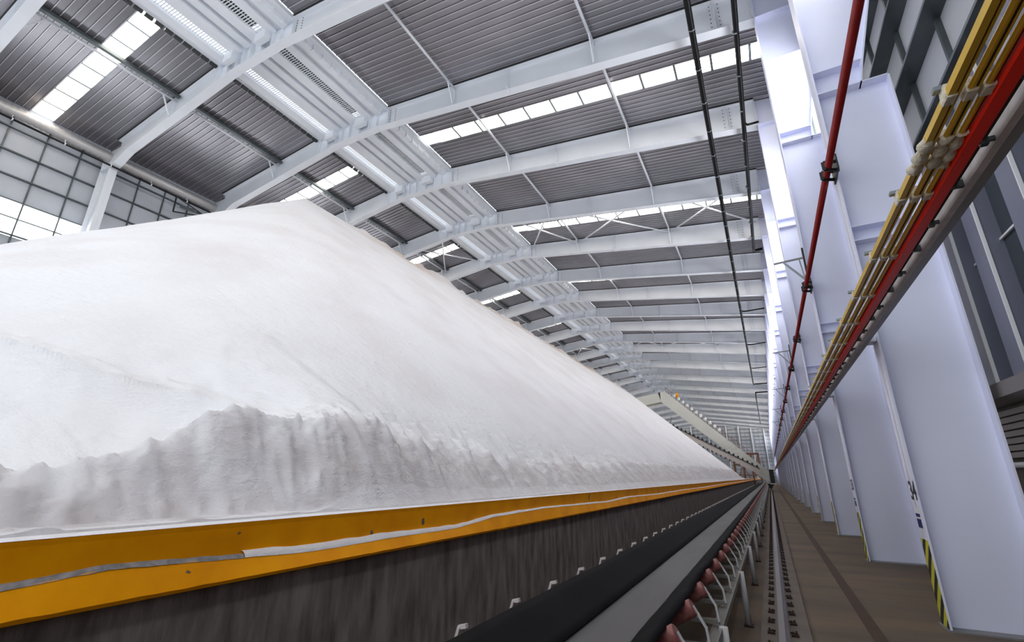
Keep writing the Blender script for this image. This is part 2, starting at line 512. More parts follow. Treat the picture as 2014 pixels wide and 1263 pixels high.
# roof beams
TOPX = [XC, -15.6, -18.1, -20.9, XL]
def beam_proto():
    t = thing('roof_beam', '', 'beam', group='white roof beams of the portal frames')
    prof = [(x, z) for x, z in BOT] + [(x, ztop(x) - .02) for x in reversed(TOPX)]
    # web built as a strip of quads
    xs = sorted(set([x for x, _ in BOT] + TOPX))
    vs = []; fs = []
    for x in xs: vs += [(x, .19, zbot(x)), (x, .19, ztop(x) - .02), (x, .205, zbot(x)), (x, .205, ztop(x) - .02)]
    for i in range(len(xs) - 1):
        a = 4 * i; b = a + 4
        fs += [(a, b, b + 1, a + 1), (a + 2, a + 3, b + 3, b + 2)]
    w = MB(); w.add(vs, fs); w.build('web', WHITE, t)
    f = MB()
    for (a, za), (b, zb) in zip(BOT, BOT[1:]):
        f.prism_y([(a, za - .025), (a, za), (b, zb), (b, zb - .025)], 0, FB)
    f.build('bottom_flange', WHITE, t)
    f = MB()
    for a, b in zip(TOPX, TOPX[1:]):
        f.prism_y([(a, ztop(a) - .02), (a, ztop(a)), (b, ztop(b)), (b, ztop(b) - .02)], 0, FB)
    f.build('top_flange', WHITE, t)
    f = MB()
    for a, b in ((XC, -15.6), (-20.95, XL)):
        f.prism_y([(a, ztop(a) - .01), (a, ztop(a) + .11), (b, ztop(b) + .11), (b, ztop(b) - .01)], -.05, FB + .05)
    f.build('gap_shade_strip', BLACKMATT, t)  # black strip standing in for the shadow gap between beam and deck
    st = MB()
    for x in (-4.09, -8.25, -11.28, -15.6, -16.4, -17.0, -17.7, -18.5, -19.1, -19.6, -20.2, -20.95, -24.7, .6, XC - .02):
        st.box(x - .012, x + .012, .02, FB - .02, zbot(x), ztop(x) - .02)
    st.build('stiffener_plate', WHITE, t)
    b = MB()
    for x in (-15.55, -15.2, .45, .75):
        for i in range(7):
            z = zbot(x) + .1 + i * (ztop(x) - zbot(x) - .2) / 6
            b.box(x - .02, x + .02, .165, .19, z - .02, z + .02)
    b.build('bolt_row', GREYSTEEL, t)
    kn = MB(); kn.tube([(-8.25, .1, zbot(-8.25) + .12), (-8.25, .1, zbot(-8.25) - .16)], [.05, .02], 8); kn.tube([(-8.25, -.06, zbot(-8.25) + .14), (-8.25, .2, zbot(-8.25) + .14)], .05, 8)
    kn.build('hanger_lug', WHITE, t)
    return t
bt = beam_proto()
for k in range(0, NF + 1):
    lab = 'white haunched roof beam, %s overhead from the camera' % ordn(k + 1)
    if k == 0: bt.location = (0, yk(0), 0); bt['label'] = lab
    else: copy_tree(bt, (0, yk(k), 0), lab)

# tie beams between frames, with knee struts
def tie_proto(x, left):
    t = thing('tie_beam', '', 'beam', group='white tie beams between the roof beams' if not left else 'white tie beams on the left roof slope')
    z = ztop(x) - .12
    m = MB(); m.tube([(x, .2, z), (x, 6.2, z)], .062, 10); m.build('tube', WHITE, t)
    s = MB()
    for a, b in (((x, .9, z), (x, .36, zbot(x) + .05)), ((x, 5.5, z), (x, 6.0, zbot(x) + .05))):
        s.bar(a, b, .06, .06)
    s.build('knee_strut', WHITE, t)
    if left:
        p = MB(); p.box(x + .25, x + .45, .3, 6.1, ztop(x) - .1, ztop(x) + .06); p.build('purlin', DARKGALV, t)
        p = MB()
        for i in range(24):
            y = .4 + i * .24; p.bar((x + .05, y, z + .03), (x + .28, y, z + .1), .015)
        p.build('batten', DARKGALV, t)
    return t
for x, left, side in ((-4.09, False, 'right'), (-11.28, False, 'centre-right'), (-24.7, True, 'left')):
    tp = tie_proto(x, left)
    for k in range(0, NF):
        lab = 'white tie beam on the %s line of the roof, %s bay from the camera' % (side, ordn(k + 1))
        if k == 0: tp.location = (0, yk(0), 0); tp['label'] = lab
        else: copy_tree(tp, (0, yk(k), 0), lab)

# cross bracing in the braced bays
def brace(a, b, name_lab):
    m = MB(); m.tube([a, b], .055, 8)
    return tag(m.build('diagonal_brace', WHITE), name_lab, 'brace', 'diagonal roof braces of the braced bays')
nb = 0
for k in (4, 10, 16):
    y0, y1 = yk(k) + .2, yk(k + 1) + .2
    XS = [XC - .2, -4.09, -11.28, -15.5]
    for xa, xb, pn in ((XS[0], XS[1], 'by the right columns'), (XS[1], XS[2], 'in the middle of the right slope'), (XS[2], XS[3], 'by the ridge'), (-20.9, -24.7, 'on the left slope by the ridge'), (-24.7, -30, 'by the left wall')):
        for i, (p, q) in enumerate((((xa, y0), (xb, y1)), ((xb, y0), (xa, y1)))):
            za, zb = ztop(p[0]) - .25, ztop(q[0]) - .25
            brace((p[0], p[1], za), (q[0], q[1], zb), 'white diagonal brace %s, %s arm, bay %s from camera' % (pn, 'ridge-to-wall' if i else 'wall-to-ridge', ordn(k + 1)))

# ------------------------------------------------------------------ ridge ventilators
def vent_proto():
    t = thing('ridge_ventilator', '', 'ventilator', group='white louvred ridge ventilators')
    L0, L1 = .4, 6.0
    zr = 20.95
    p = MB()
    def strip(a, za, b, zb, th=.02): p.prism_y([(a, za), (b, zb), (b, zb + th), (a, za + th)], L0, L1)
    strip(-20.95, 20.78, -20.60, 20.82)
    strip(-20.60, 20.82, -20.60 + .02, 20.95, .02)
    strip(-20.60, 20.70, -20.18, 20.70)
    strip(-20.18, 20.70, -20.15, 20.85)
    strip(-19.68, 20.85, -19.66, 20.75); strip(-19.68, 20.75, -19.15, 20.80)
    strip(-19.15, 20.80, -19.13, 21.05); strip(-19.13, 21.05, -18.88, 21.05); strip(-18.88, 21.05, -18.86, 20.82)
    strip(-18.88, 20.82, -18.50, 20.82)
    strip(-18.50, 20.82, -18.48, 21.05); strip(-18.48, 21.05, -18.25, 21.05); strip(-18.25, 21.05, -18.23, 20.82)
    strip(-18.25, 20.80, -17.68, 20.75); strip(-17.68, 20.75, -17.66, 20.85)
    strip(-17.12, 20.85, -17.10, 20.72); strip(-17.12, 20.70, -16.72, 20.70); strip(-16.72, 20.70, -16.70, 20.9)
    strip(-16.70, 20.9, -16.35, 20.88); strip(-16.35, 20.88, -16.33, 20.65); strip(-16.35, 20.65, -15.98, 20.65); strip(-15.98, 20.65, -15.96, 20.85)
    strip(-15.98, 20.85, -15.63, 20.85); strip(-15.65, 20.85, -15.63, 21.02)
    p.build('folded_panel', WHITE, t)
    e = MB()
    for i in range(14): e.box(-21.13, -20.98, L0 + .05 + i * .4, L0 + .36 + i * .4, 20.68, 20.80)
    e.build('closure_strip', BLACKMATT, t)
    for nm, a, b in (('l', -20.15, -19.68), ('r', -17.66, -17.12)):
        g = MB(); i = 0; y = L0 + .05
        while y < L1 - .05:
            g.bar((a, y, 20.80), (b, y + .02, 20.80), .035, .04); y += .11
        g.bar(((a + b) / 2, L0, 20.83), ((a + b) / 2, L1, 20.83), .03, .02)
        g.build('louvre_grille', WHITE, t)
    hd = MB(); hd.prism_y([(-17.95, 21.02), (-16.9, 21.02), (-16.6, 21.4), (-16.7, 21.42), (-17.0, 21.08), (-17.95, 21.08)], L0 + .3, L1 - .5)
    hd.build('rain_hood', BLACKMATT, t)
    c = MB()
    for a, b in ((-20.1, -19.45), (-17.8, -17.05)):
        c = MB(); c.box(a, b, L1 - .28, L1 - .02, 20.32, 20.98); c.build('end_box', WHITE, t)
    bk = MB()
    bk.box(-16.1, -15.9, 0, .1, 20.60, 20.86); bme = bk.mesh('clip_bracket', WHITE)
    for i in range(10):
        o = bk.build('clip_bracket', None, t, me=bme); o.location = (0, .8 + i * .55, 0)
    return t
vp = vent_proto()
for k in range(-1, NF):
    lab = 'white louvred ridge ventilator strip, %s bay along the roof from the camera' % ordn(k + 2)
    if k == -1: vp.location = (0, yk(-1), 0); vp['label'] = lab
    else: copy_tree(vp, (0, yk(k), 0), lab)

# ------------------------------------------------------------------ services on the left eave
m = MB(); pts = []; rs = []; y = -4
while y < YEND - 2:
    pts += [(-30.98, y, 19.12), (-30.98, y + .12, 19.12)]; rs += [.24, .29]; y += .24 if y < 50 else 1.2
m.tube(pts, rs, 12)
tag(m.build('ventilation_duct', mat('pale_ribbed_duct', (.55, .53, .52, 1), .4, .4)), 'pale ribbed duct running along the top of the left wall under the roof', 'duct')
t = thing('overhead_pipe', 'thin black pipe running along the left eave in front of the knees', 'pipe')
m = MB(); m.tube([(-29.85, -4, 18.08), (-29.85, 60, 18.08)], .055, 8); m.build('pipe', BLACK, t)
y = .9
for i in range(28):
    c = MB(); c.tube([(-29.85, y, 18.08), (-29.85, y + .05, 18.08)], .075, 8); c.bar((-29.85, y, 18.08), (-29.85, y, 18.3), .02); c.build('pipe_clip', WHITE, t); y += 2.0
t = thing('pipe_bracket', 'black triangular steel bracket under the left eave pipe above the heap', 'bracket')
a = V(-29.80, 12.3, 18.06); b = V(-29.75, 12.3, 17.0); c_ = V(-29.75, 14.2, 17.6)
m = MB(); m.bar(a, b, .07); m.build('upright', BLACKMATT, t)
m = MB(); m.bar(b, c_, .07); m.bar(a, c_, .05); m.build('diagonal', BLACKMATT, t)
m = MB(); m.bar((-29.75, 12.6, 17.55), (-29.75, 13.5, 17.65), .08, .2); m.build('plate', DARKGALV, t)

# ------------------------------------------------------------------ black pipes under the right slope
t = thing('overhead_pipe', 'long black pipe hanging under the roof, left of the two', 'pipe')
m = MB(); m.tube([(-.20, -4, 17.3), (-.33, 90, 17.3), (-.33, 91, 17.3), (.2, 91, 17.3), (1.78, 91, 17.3)], .11, 12); m.build('pipe', BLACK, t)
for i in range(45):
    y = 6.4 + 1.95 * i
    c = MB(); c.tube([(-.21 - .0014 * y, y, 17.3), (-.21 - .0014 * y, y + .05, 17.3)], .118, 10); c.build('pipe_clamp', GALV, t)
for y in (48.4, 62, 76.7):
    c = MB(); c.tube([(-.3, y, 17.3), (.1, y, 17.22), (1.78, y, 17.28)], .07, 8); c.build('branch_pipe', BLACK, t)
t = thing('overhead_pipe', 'shorter black pipe hanging under the roof, nearer the right columns', 'pipe')
m = MB(); m.tube([(1.15, -4, 17.25), (1.24, 34, 17.25), (1.24, 34.6, 17.25), (1.79, 34.6, 17.3)], .095, 12); m.build('pipe', BLACK, t)
for i in range(13):
    y = 6.4 + 2.15 * i
    c = MB(); c.tube([(1.16, y, 17.25), (1.16, y + .05, 17.25)], .103, 10); c.build('pipe_clamp', GALV, t)
c = MB(); c.tube([(1.2, 20.2, 17.25), (1.35, 20.25, 17.1), (1.8, 20.4, 17.2)], .05, 8); c.build('branch_pipe', BLACK, t)
t = thing('overhead_pipe', 'distant black pipe continuing under the far right roof', 'pipe')
m = MB(); m.tube([(1.82, 100, 17.2), (-.2, 100, 17.2), (-.3, 108, 17.2), (-.4, 160, 17.2)], .12, 10); m.build('pipe', BLACK, t)

# red pipe
t = thing('overhead_pipe', 'long dark red pipe running along the right row of columns', 'pipe')
m = MB(); m.tube([(1.66, -2, 7.07), (1.66, YEND - 5, 7.07)], .058, 14); m.build('pipe', RED, t)
for k in range(1, 24):
    y = yk(k) - .35
    c = MB()
    for dy in (0, .32):
        c.bar((1.58, y + dy, 7.0), (1.82, y + dy + .12, 7.0), .06, .012, (0, 1, 0))
        c.bar((1.60, y + dy, 7.14), (1.82, y + dy + .1, 7.16), .06, .012, (0, 1, 0))
        c.bar((1.59, y + dy, 6.99), (1.59, y + dy, 7.15), .012, .06)
    c.box(1.78, 1.80, y - .02, y + .52, 6.95, 7.25)
    c.build('pipe_clamp', BLACKMATT, t)
for i, k in enumerate((2, 4, 6, 8, 10)):
    y = yk(k) + .03
    t = thing('outreach_bracket', 'thin grey outreach bracket on the %s right column above the red pipe' % ordn(k), 'bracket', group='outreach brackets above the red pipe')
    m = MB(); m.bar((1.80, y, 8.05), (1.0, y, 8.0), .045); m.build('arm', GREYSTEEL, t)
    m = MB(); m.bar((1.80, y, 7.25), (1.25, y, 8.0), .05); m.bar((1.72, y, 7.3), (1.66, y, 8.0), .03); m.build('strut', GALV, t)
    m = MB(); m.box(1.76, 1.80, y - .05, y + .05, 7.5, 8.35); m.build('mounting_plate', BLACKMATT, t)

# ------------------------------------------------------------------ conductor rails
ZC = 3.92
def rail_thing(lab, profs, y0=-1, y1=YEND - 6):
    t = thing('conductor_rail', lab, 'rail')
    for nm, mt, prof in profs:
        m = MB(); m.prism_y(prof, y0, y1); m.build(nm, mt, t)
    return t
def U(x, w, h, z): return [(x, z), (x + w, z), (x + w, z + h), (x, z + h)]
def rnd(x, r, z): return [(x + r + r * math.cos(a), z + r + r * math.sin(a)) for a in [i * math.pi / 5 for i in range(10)]]
rail_thing('flat-sided yellow conductor rail, first of the three yellow ones from the hall', [('cover', YEL, U(1.165, .034, .05, ZC)), ('groove', BLACKMATT, U(1.199, .010, .03, ZC + .012)), ('lip', YEL2, U(1.209, .012, .05, ZC))])
rail_thing('middle yellow conductor rail, between the flat-sided one and the rear one', [('cover', YEL2, rnd(1.252, .017, ZC)), ('groove', BLACKMATT, U(1.286, .008, .03, ZC + .008)), ('lip', YEL2, U(1.294, .008, .04, ZC))])
rail_thing('rear yellow conductor rail next to the broad red rail', [('cover', YEL2, rnd(1.325, .016, ZC)), ('groove', BLACKMATT, U(1.357, .006, .03, ZC + .008))])
rail_thing('thin grey conductor rail between the two rear yellow rails', [('cover', GREYPL, U(1.306, .010, .05, ZC + .06))])
rail_thing('broad red guard rail beside the three yellow rails', [('cover', REDRAIL, U(1.372, .072, .06, ZC - .03))])
t = thing('power_cable', 'black cable running behind the red guard rail', 'cable')
m = MB(); m.tube([(1.50, -1, ZC + .05), (1.50, YEND - 6, ZC + .05)], .018, 8); m.build('sheath', BLACKMATT, t)
t = thing('support_beam', 'worn whitish channel beam carrying the yellow and red rails', 'beam')
m = MB(); m.prism_y([(1.555, 3.93), (1.60, 3.925), (1.60, 3.95), (1.575, 3.95), (1.575, 4.07), (1.555, 4.07)], -1, YEND - 6); m.build('inner_lip', PINKBEAM, t)
m = MB(); m.prism_y([(1.60, 3.93), (1.672, 3.93), (1.672, 4.1), (1.60, 4.1)], -1, YEND - 6); m.build('web', GREYSTEEL, t)
for k in range(0, 26):
    m = MB(); m.box(1.66, 1.80, yk(k) + .05, yk(k) + .33, 3.98, 4.06); m.build('wall_bracket', WHITE2, t)
arm = thing('support_arm', '', 'bracket', group='support arms of the conductor rails')
m = MB(); m.box(1.13, 1.66, 0, .045, ZC + .075, ZC + .10); m.build('arm_bar', GALV, arm)
for x in (1.182, 1.27, 1.342):
    m = MB(); m.prism_y([(x - .028, ZC + .0), (x - .022, ZC - .012), (x + .022, ZC - .012), (x + .028, ZC), (x + .02, ZC + .08), (x - .02, ZC + .08)], -.03, .05); m.build('insulator_clip', CREAMPL, arm)
m = MB(); m.box(1.46, 1.56, .0, .03, ZC + .02, ZC + .07); m.build('cable_clip', BLACKMATT, arm)
i = 0; y = .66
while y < 75:
    i += 1
    lab = '%s support arm of the conductor rails, counted from the camera' % ordn(i)
    if i == 1: arm.location = (0, y, 0); arm['label'] = lab
    else: copy_tree(arm, (0, y, 0), lab)
    y += 1.15
# cable hangers between red rail and beam
hg = MB(); hg.box(1.46, 1.57, 0, .02, ZC + .02, ZC + .05); hg.box(1.48, 1.52, -.01, .03, ZC + .0, ZC + .08)
hme = hg.mesh('cable_hanger', BLACKMATT)
y = 1.25; i = 0
while y < 50:
    i += 1
    o = bpy.data.objects.new('cable_hanger', hme); COL.objects.link(o); o.location = (0, y, 0)
    tag(o, 'small black cable hanger, %s from the camera, between red rail and channel beam' % ordn(i), 'hanger', 'cable hangers beside the red rail')
    y += .575 * 2
# cream joint covers on the three yellow rails
for x, nm in ((1.185, 'flat-sided'), (1.272, 'middle'), (1.342, 'rear')):
    m = MB(); pts = []; rs = []
    for i in range(9):
        pts.append((x, 3.36 + .045 * i, ZC + .022)); rs.append(.036 + .012 * math.sin(i * 2.1 + x * 30))
    m.tube(pts, rs, 10)
    tag(m.build('joint_cover', CREAMPL), 'crumpled cream joint cover wrapped round the %s yellow rail' % nm, 'cover')

# ------------------------------------------------------------------ retaining wall
XW = -3.0
t = thing('retaining_wall', 'dark concrete retaining wall with an ochre steel top band holding back the heap', 'wall', (0, 0, 0))
YW1 = 80
m = MB(); m.prism_y([(XW, -.3), (XW, 1.30), (XW - .16, 1.30), (XW - .16, -.3)], -6, YEND - 4); m.build('concrete_wall', CONC, t)
ZL = [(-20, 1.44), (.98, 1.445), (1.34, 1.468), (1.57, 1.46), (1.93, 1.437), (2.6, 1.40), (3.37, 1.408), (4.2, 1.40), (4.5, 1.405), (5.2, 1.455), (6.7, 1.475), (9.8, 1.425), (11.6, 1.46), (15, 1.425), (20, 1.44), (26, 1.42), (40, 1.45), (60, 1.42), (400, 1.43)]
def zl(y):   # wavering height of the ledge
    n_ = .004 * noise.noise(V(y * 4, 3, 1))
    for (a, za), (b, zb) in zip(ZL, ZL[1:]):
        if a <= y < b: return za + (zb - za) * (y - a) / (b - a) + n_
    return 1.43 + n_
ys = []; y = -3.0
while y < YEND - 4: ys.append(y); y += max(.04, .02 * abs(y))
up_ = MB(); lo = MB(); pw = MB(); ch = MB()
def sweep(mb, prof, smooth=False, rng=None):
    yy = [q for q in ys if rng is None or rng[0] <= q <= rng[1]]
    P = [[(x, q, z) for x, z in prof(q)] for q in yy]; n_ = len(P[0])
    o_ = [p for r_ in P for p in r_]
    mb.add(o_, [(a * n_ + b, a * n_ + b + 1, (a + 1) * n_ + b + 1, (a + 1) * n_ + b) for a in range(len(yy) - 1) for b in range(n_ - 1)], smooth)
sweep(up_, lambda y: [(XW - .16, 1.625), (XW + .005, 1.625), (XW + .0, 1.60), (XW - .015, zl(y))])
sweep(lo, lambda y: [(XW - .03, zl(y)), (XW + .028 + .004 * noise.noise(V(y * 3, 0, 0)), zl(y) - .004), (XW + .072, 1.320 + .004 * noise.noise(V(y * 9, 0, 7))), (XW + .06, 1.300), (XW, 1.296)])
def pth(y):
    th = .012 + .012 * max(0, math.sin(y * .9 - 1.0)) + .006 * noise.noise(V(y * 5, 0, 0))
    if 1.8 < y < 6: th *= 1.45
    if y > 6: th = .011 + .012 * abs(noise.noise(V(y * .5, 2, 0)))
    return max(th, .006)
sweep(pw, lambda y: [(XW - .03, zl(y) + pth(y) * 1.2), (XW + .004, zl(y) + pth(y)), (XW + .026, zl(y) + pth(y) * .35), (XW + .033, zl(y) - .006)], True, (2.05, YEND))
sweep(ch, lambda y: [(XW - .03, zl(y) + .014), (XW + .012 + .01 * noise.noise(V(y * 14, 1, 0)), zl(y) + .012 + .008 * noise.noise(V(y * 10, 5, 0))), (XW + .033, zl(y) - .008 + .006 * noise.noise(V(y * 12, 9, 0)))], False, (-3, 2.1))
cap = MB(); sweep(cap, lambda y: [(XW - .175, 1.628), (XW - .10, 1.636 + .004 * noise.noise(V(y * 2, 0, 3))), (XW + .002, 1.628)], True); cap.build('dusty_top', PILE, t)
up_.build('upper_band', ORANGE, t); lo.build('lower_band', ORANGE, t)
pw.build('powder_ledge', PILE, t); ch.build('chipped_ledge', CHIP, t)

# ------------------------------------------------------------------ powder heap (height field)
AX, AY, AH = -16.42, 11.5, 13.48
AY2 = 66.0
SHP = [(-6, -4.2, 1.70), (.6, -4.0, 1.97), (1.14, -4.0, 2.02), (1.37, -4.0, 2.02), (1.67, -4.0, 2.13), (1.89, -4.0, 2.23), (2.33, -4.0, 2.47), (2.6, -3.95, 2.46), (2.85, -3.85, 2.43), (3.3, -3.75, 2.47), (3.6, -3.72, 2.52), (4.0, -3.72, 2.50), (4.3, -3.78, 2.38), (5.2, -3.8, 2.26), (6.6, -3.8, 2.23), (9.5, -3.85, 2.24), (20, -4.0, 2.45), (40, -4.0, 2.7), (66, -4.0, 2.7), (80, -4, 1.8), (200, -4, 1.5)]
def shoulder(y):
    for (a, xa, za), (b, xb, zb) in zip(SHP, SHP[1:]):
        if a <= y <= b:
            f = (y - a) / (b - a); f = f * f * (3 - 2 * f)
            return xa + (xb - xa) * f, za + (zb - za) * f
    return SHP[0][1:] if y < SHP[0][0] else SHP[-1][1:]
def cone(x, y):
    dy = y - AY if y < AY else (y - AY2 if y > AY2 else 0)
    dx = x - AX
    if dx < 0: dx *= .9
    d = math.hypot(dx, dy)
    ang = abs(math.atan2(abs(dy), max(dx, 1e-3)))
    aa = min(1, ang / .85); tt = .875 - .108 * aa * aa * (3 - 2 * aa)
    return AH - tt * d
def segdist(p, a, b):
    ab = b - a; f = max(0, min(1, (p - a).dot(ab) / ab.dot(ab)))
    return (p - (a + ab * f)).length, f
CR = [(-9.6, .8, .08), (-7.96, 1.41, .10), (-7.27, 1.73, .12), (-6.34, 2.2, .12), (-5.62, 2.6, .12), (-5.12, 2.86, .10), (-4.72, 3.0, .06), (-4.4, 3.2, .0)]
R2 = [(V(-5.9, .9), 1.75), (V(-5.28, 1.5), 1.99), (V(-5.05, 2.0), 2.12), (V(-5.0, 2.4), 2.26), (V(-4.75, 2.75), 2.5)]
def height(x, y):
    s = XW - .16 - x
    xs, zs = shoulder(y)
    b = cone(x, y)
    b = max(b, 13.25 - 1.15 * math.hypot(x + 18.2, y - 10.9))
    if y < 3.2 and x > -9:
        pass
    bs = cone(xs, y)
    corr = (zs - bs)
    wq = max(0, min(1, (y - 1.9) / 3.2)); wdt = .40 + 2.3 * wq * wq * (3 - 2 * wq)
    upz = b + corr * math.exp(-max(0, xs - x) / wdt) if x <= xs else None
    if x > xs:
        xf = -3.5 + .32 * max(0, min(1, (y - 1.9) / 1.4))
        f = (x - xs) / (xf - xs)
        f = max(0, min(1, f))
        zz = zs + (1.642 - zs) * (.35 * f + .65 * f * f * (3 - 2 * f)) if y < 2.6 else zs + (1.642 - zs) * (f ** 1.15)
        z = zz
    else:
        z = upz
    # left gully and its scarp below the upper crest
    if y < 5 and -10.5 < x < -3.4:
        best = 9; side = 1; ra = 0
        p = Vector((x, y))
        for (ax_, ay_, r0), (cx_, cy_, r1) in zip(CR, CR[1:]):
            a = V(ax_, ay_).to_2d() if False else Vector((ax_, ay_)); c = Vector((cx_, cy_))
            d, f = segdist(p, a, c)
            if d < best:
                best = d; nrm = (c - a); side = nrm.x * (y - a.y) - nrm.y * (x - a.x); ra = r0 + (r1 - r0) * f
        w_ = ra * 2.3 + .01; ra *= 1.35
        if x < xs or side > 0 or y < 3.2:
            if side > 0: z += ra * max(0, 1 - best / w_) ** .8
            else: z += ra * math.exp(-best / .07) - .05 * min(1, ra * 6) * (1 - math.exp(-best / .03)) * math.exp(-best / .4) - (1 - math.exp(-best / .25)) * ra * .9 * math.exp(-best / 1.6)
    z0 = z
    # surface texture
    dn = max(.15, min(1, (x - XW) / -1.0))
    near = 1 if y < 12 else .6
    z += (.03 * noise.noise(V(x * .9, y * .9, 0)) + .05 * noise.noise(V(x * .25, y * .25, 5))) * min(1, dn)
    if xs - .6 < x < XW - .2:
        g = math.sin(math.pi * max(0, min(1, (XW - .16 - x) / (XW - .16 - xs + .6))))
        fl = noise.noise(V((y + .5 * x) * 4.2, x * .7, 3)); z += g * (.03 + .04 * max(0, min(1, (y - 2.2)))) * (fl - abs(noise.noise(V((y + .4 * x) * 7.5, x * .9, 13))))
        z += g * near * (.06 * noise.noise(V(x * 1.5, y * 2.6, 2)) + .05 * noise.noise(V(x * 5, y * 7, 2)) + .025 * noise.noise(V(x * 14, y * 17, 2)) - .06 * abs(noise.noise(V(x * 1.6 + y * .6, y * 3.6, 9))))
        cl = noise.noise(V(x * 9, y * 9, 11))
        if cl > .25 and y > 2.9: z += g * (cl - .25) * .16
        z += g * .014 * noise.noise(V(x * 30, y * 34, 6))
    elif y < 3.6 and x > -6.5:
        z += .04 * noise.noise(V(x * 2.5, y * 4, 2)) - .04 * abs(noise.noise(V(x * 2.2, y * 5, 4)))
    z += .012 * noise.noise(V(x * 6, y * 6, 1))
    # crest roughness
    if -2.2 < x - AX < .1 and AY + 2.5 < y < AY2:
        z += min(1, (y - AY - 2.5) / 3) * (.35 * max(0, noise.noise(V(x * .9, y * .3, 8)) + .15) + .5 * max(0, noise.noise(V(x * 2.2, y * 1.1, 8))))
    if y < 72 and x > -3.5: z = max(z, 1.642)
    return max(z, -.1)
t = thing('powder_heap', 'huge long white mineral powder heap filling the hall behind the ochre-topped wall', 'heap')
xs_ = []; s = 0.0
while s < 26.7: xs_.append(XW - .165 - s); s += .022 + .009 * s if s < 5.5 else .075 + .022 * (s - 5.5)
# denser lines round the crest
xs_[0:0] = [XW - .16]
xs_ = sorted(set([round(v, 3) for v in xs_] + [round(AX + i * .12, 3) for i in range(-12, 13)]), reverse=True)
ys_ = []; y = -5.0
while y < 86: ys_.append(y); y += .025 + .012 * max(0, abs(y - 2.5) - 1.5)
mb = MB(); nx = len(xs_)
for yv in ys_:
    for xv in xs_: mb.v.append((xv, yv, 1.58 if xv == xs_[0] and yv < 72 else height(xv, yv)))
for a in range(len(ys_) - 1):
    for b in range(nx - 1):
        mb.f.append((a * nx + b, a * nx + b + 1, (a + 1) * nx + b + 1, (a + 1) * nx + b)); mb.sm.append(True)
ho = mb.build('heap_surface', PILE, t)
at = ho.data.attributes.new('dirt', 'FLOAT', 'POINT')
vals = []
for (xv, yv, zv) in mb.v:
    d = 0
    if xv < AX + .9 and yv > AY + 1: d = max(0, min(1, .55 + .9 * noise.noise(V(xv * .7, yv * .3, 3)))) * min(1, (AX + .9 - xv) / .8)
    if yv < AY + 1 and xv < -17.5: d = .3
    vals.append(d * .8)
at.data.foreach_set('value', vals)
at = ho.data.attributes.new('cut_shade', 'FLOAT', 'POINT')  # shade painted per vertex on the cut bank below the shoulder
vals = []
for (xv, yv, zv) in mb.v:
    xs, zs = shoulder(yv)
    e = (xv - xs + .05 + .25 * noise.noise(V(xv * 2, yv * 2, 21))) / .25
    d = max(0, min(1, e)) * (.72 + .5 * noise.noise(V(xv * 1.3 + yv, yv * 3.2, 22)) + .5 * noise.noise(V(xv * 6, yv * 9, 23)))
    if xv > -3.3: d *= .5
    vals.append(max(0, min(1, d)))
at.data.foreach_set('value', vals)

# ------------------------------------------------------------------ belt conveyor
t = thing('conveyor_belt', 'wide troughed black rubber belt running beside the retaining wall', 'belt')
def wob(y, s=0): return .018 * noise.noise(V(y * .8, s, 0)) + .008 * noise.noise(V(y * 3, s, 4))
ysb = []; y = -1.0
while y < 100: ysb.append(y); y += max(.06, .015 * y)
def sweepb(prof, name, m_):
    mb = MB(); P = [[(x, q, z) for x, z in prof(q)] for q in ysb]; n_ = len(P[0])
    mb.add([p for r_ in P for p in r_], [(a * n_ + b, a * n_ + b + 1, (a + 1) * n_ + b + 1, (a + 1) * n_ + b) for a in range(len(ysb) - 1) for b in range(n_ - 1)], True)
    o = mb.build(name, m_, t)
    sm = o.modifiers.new('thickness', 'SOLIDIFY'); sm.thickness = .014
    return o
sweepb(lambda y: [(-.755 + wob(y), .955 + wob(y, 3)), (-.785 + wob(y), .985 + wob(y, 3)), (-.83 + wob(y), .975), (-.94 + wob(y, 1), .90 + .5 * wob(y, 2)), (-.985 + wob(y, 1) * .6, .868)], 'right_edge', RUBBER)
sweepb(lambda y: [(-.985 + wob(y, 1) * .6, .868), (-1.06, .835), (-1.2, .82), (-1.32, .822), (-1.42, .83)], 'belt_centre', BELTTOP)
sweepb(lambda y: [(-1.42, .83), (-1.5, .85), (-1.62, .90), (-1.74, .955), (-1.82, .98 + .6 * wob(y, 6))], 'left_edge', RUBBER)

t = thing('conveyor_trestle', 'dusty grey steel trestle with tube legs carrying the black belt', 'frame')
m = MB(); m.prism_y([(-.66, .60), (-.56, .60), (-.56, .655), (-.575, .655), (-.575, .615), (-.66, .615)], -1, 100)
m.box(-.665, -.655, -1, 100, .52, .62); m.build('stringer', STRING, t)
m = MB(); m.box(-2.02, -1.92, -1, 100, .52, .62); m.build('stringer', STRING, t)
for i in range(33):
    y = 2.2 + 2.87 * i
    m = MB(); m.tube([(-.555, y, .66), (-.54, y + .02, .02)], .038, 10); m.build('leg', BRKT, t)
    if i < 14:
        m = MB(); m.box(-.60, -.48, y - .06, y + .08, 0, .02); m.build('foot_plate', RUST, t)
        m = MB(); m.bar((-.60, y + .0, .30), (-1.95, y, .30), .05); m.build('cross_bar', STRING, t)
        m = MB(); m.tube([(-1.97, y, .62), (-1.97, y, .0)], .035, 8); m.build('leg', BRKT, t)
idl = thing('conveyor_idler', '', 'roller', group='idler sets under the black belt')
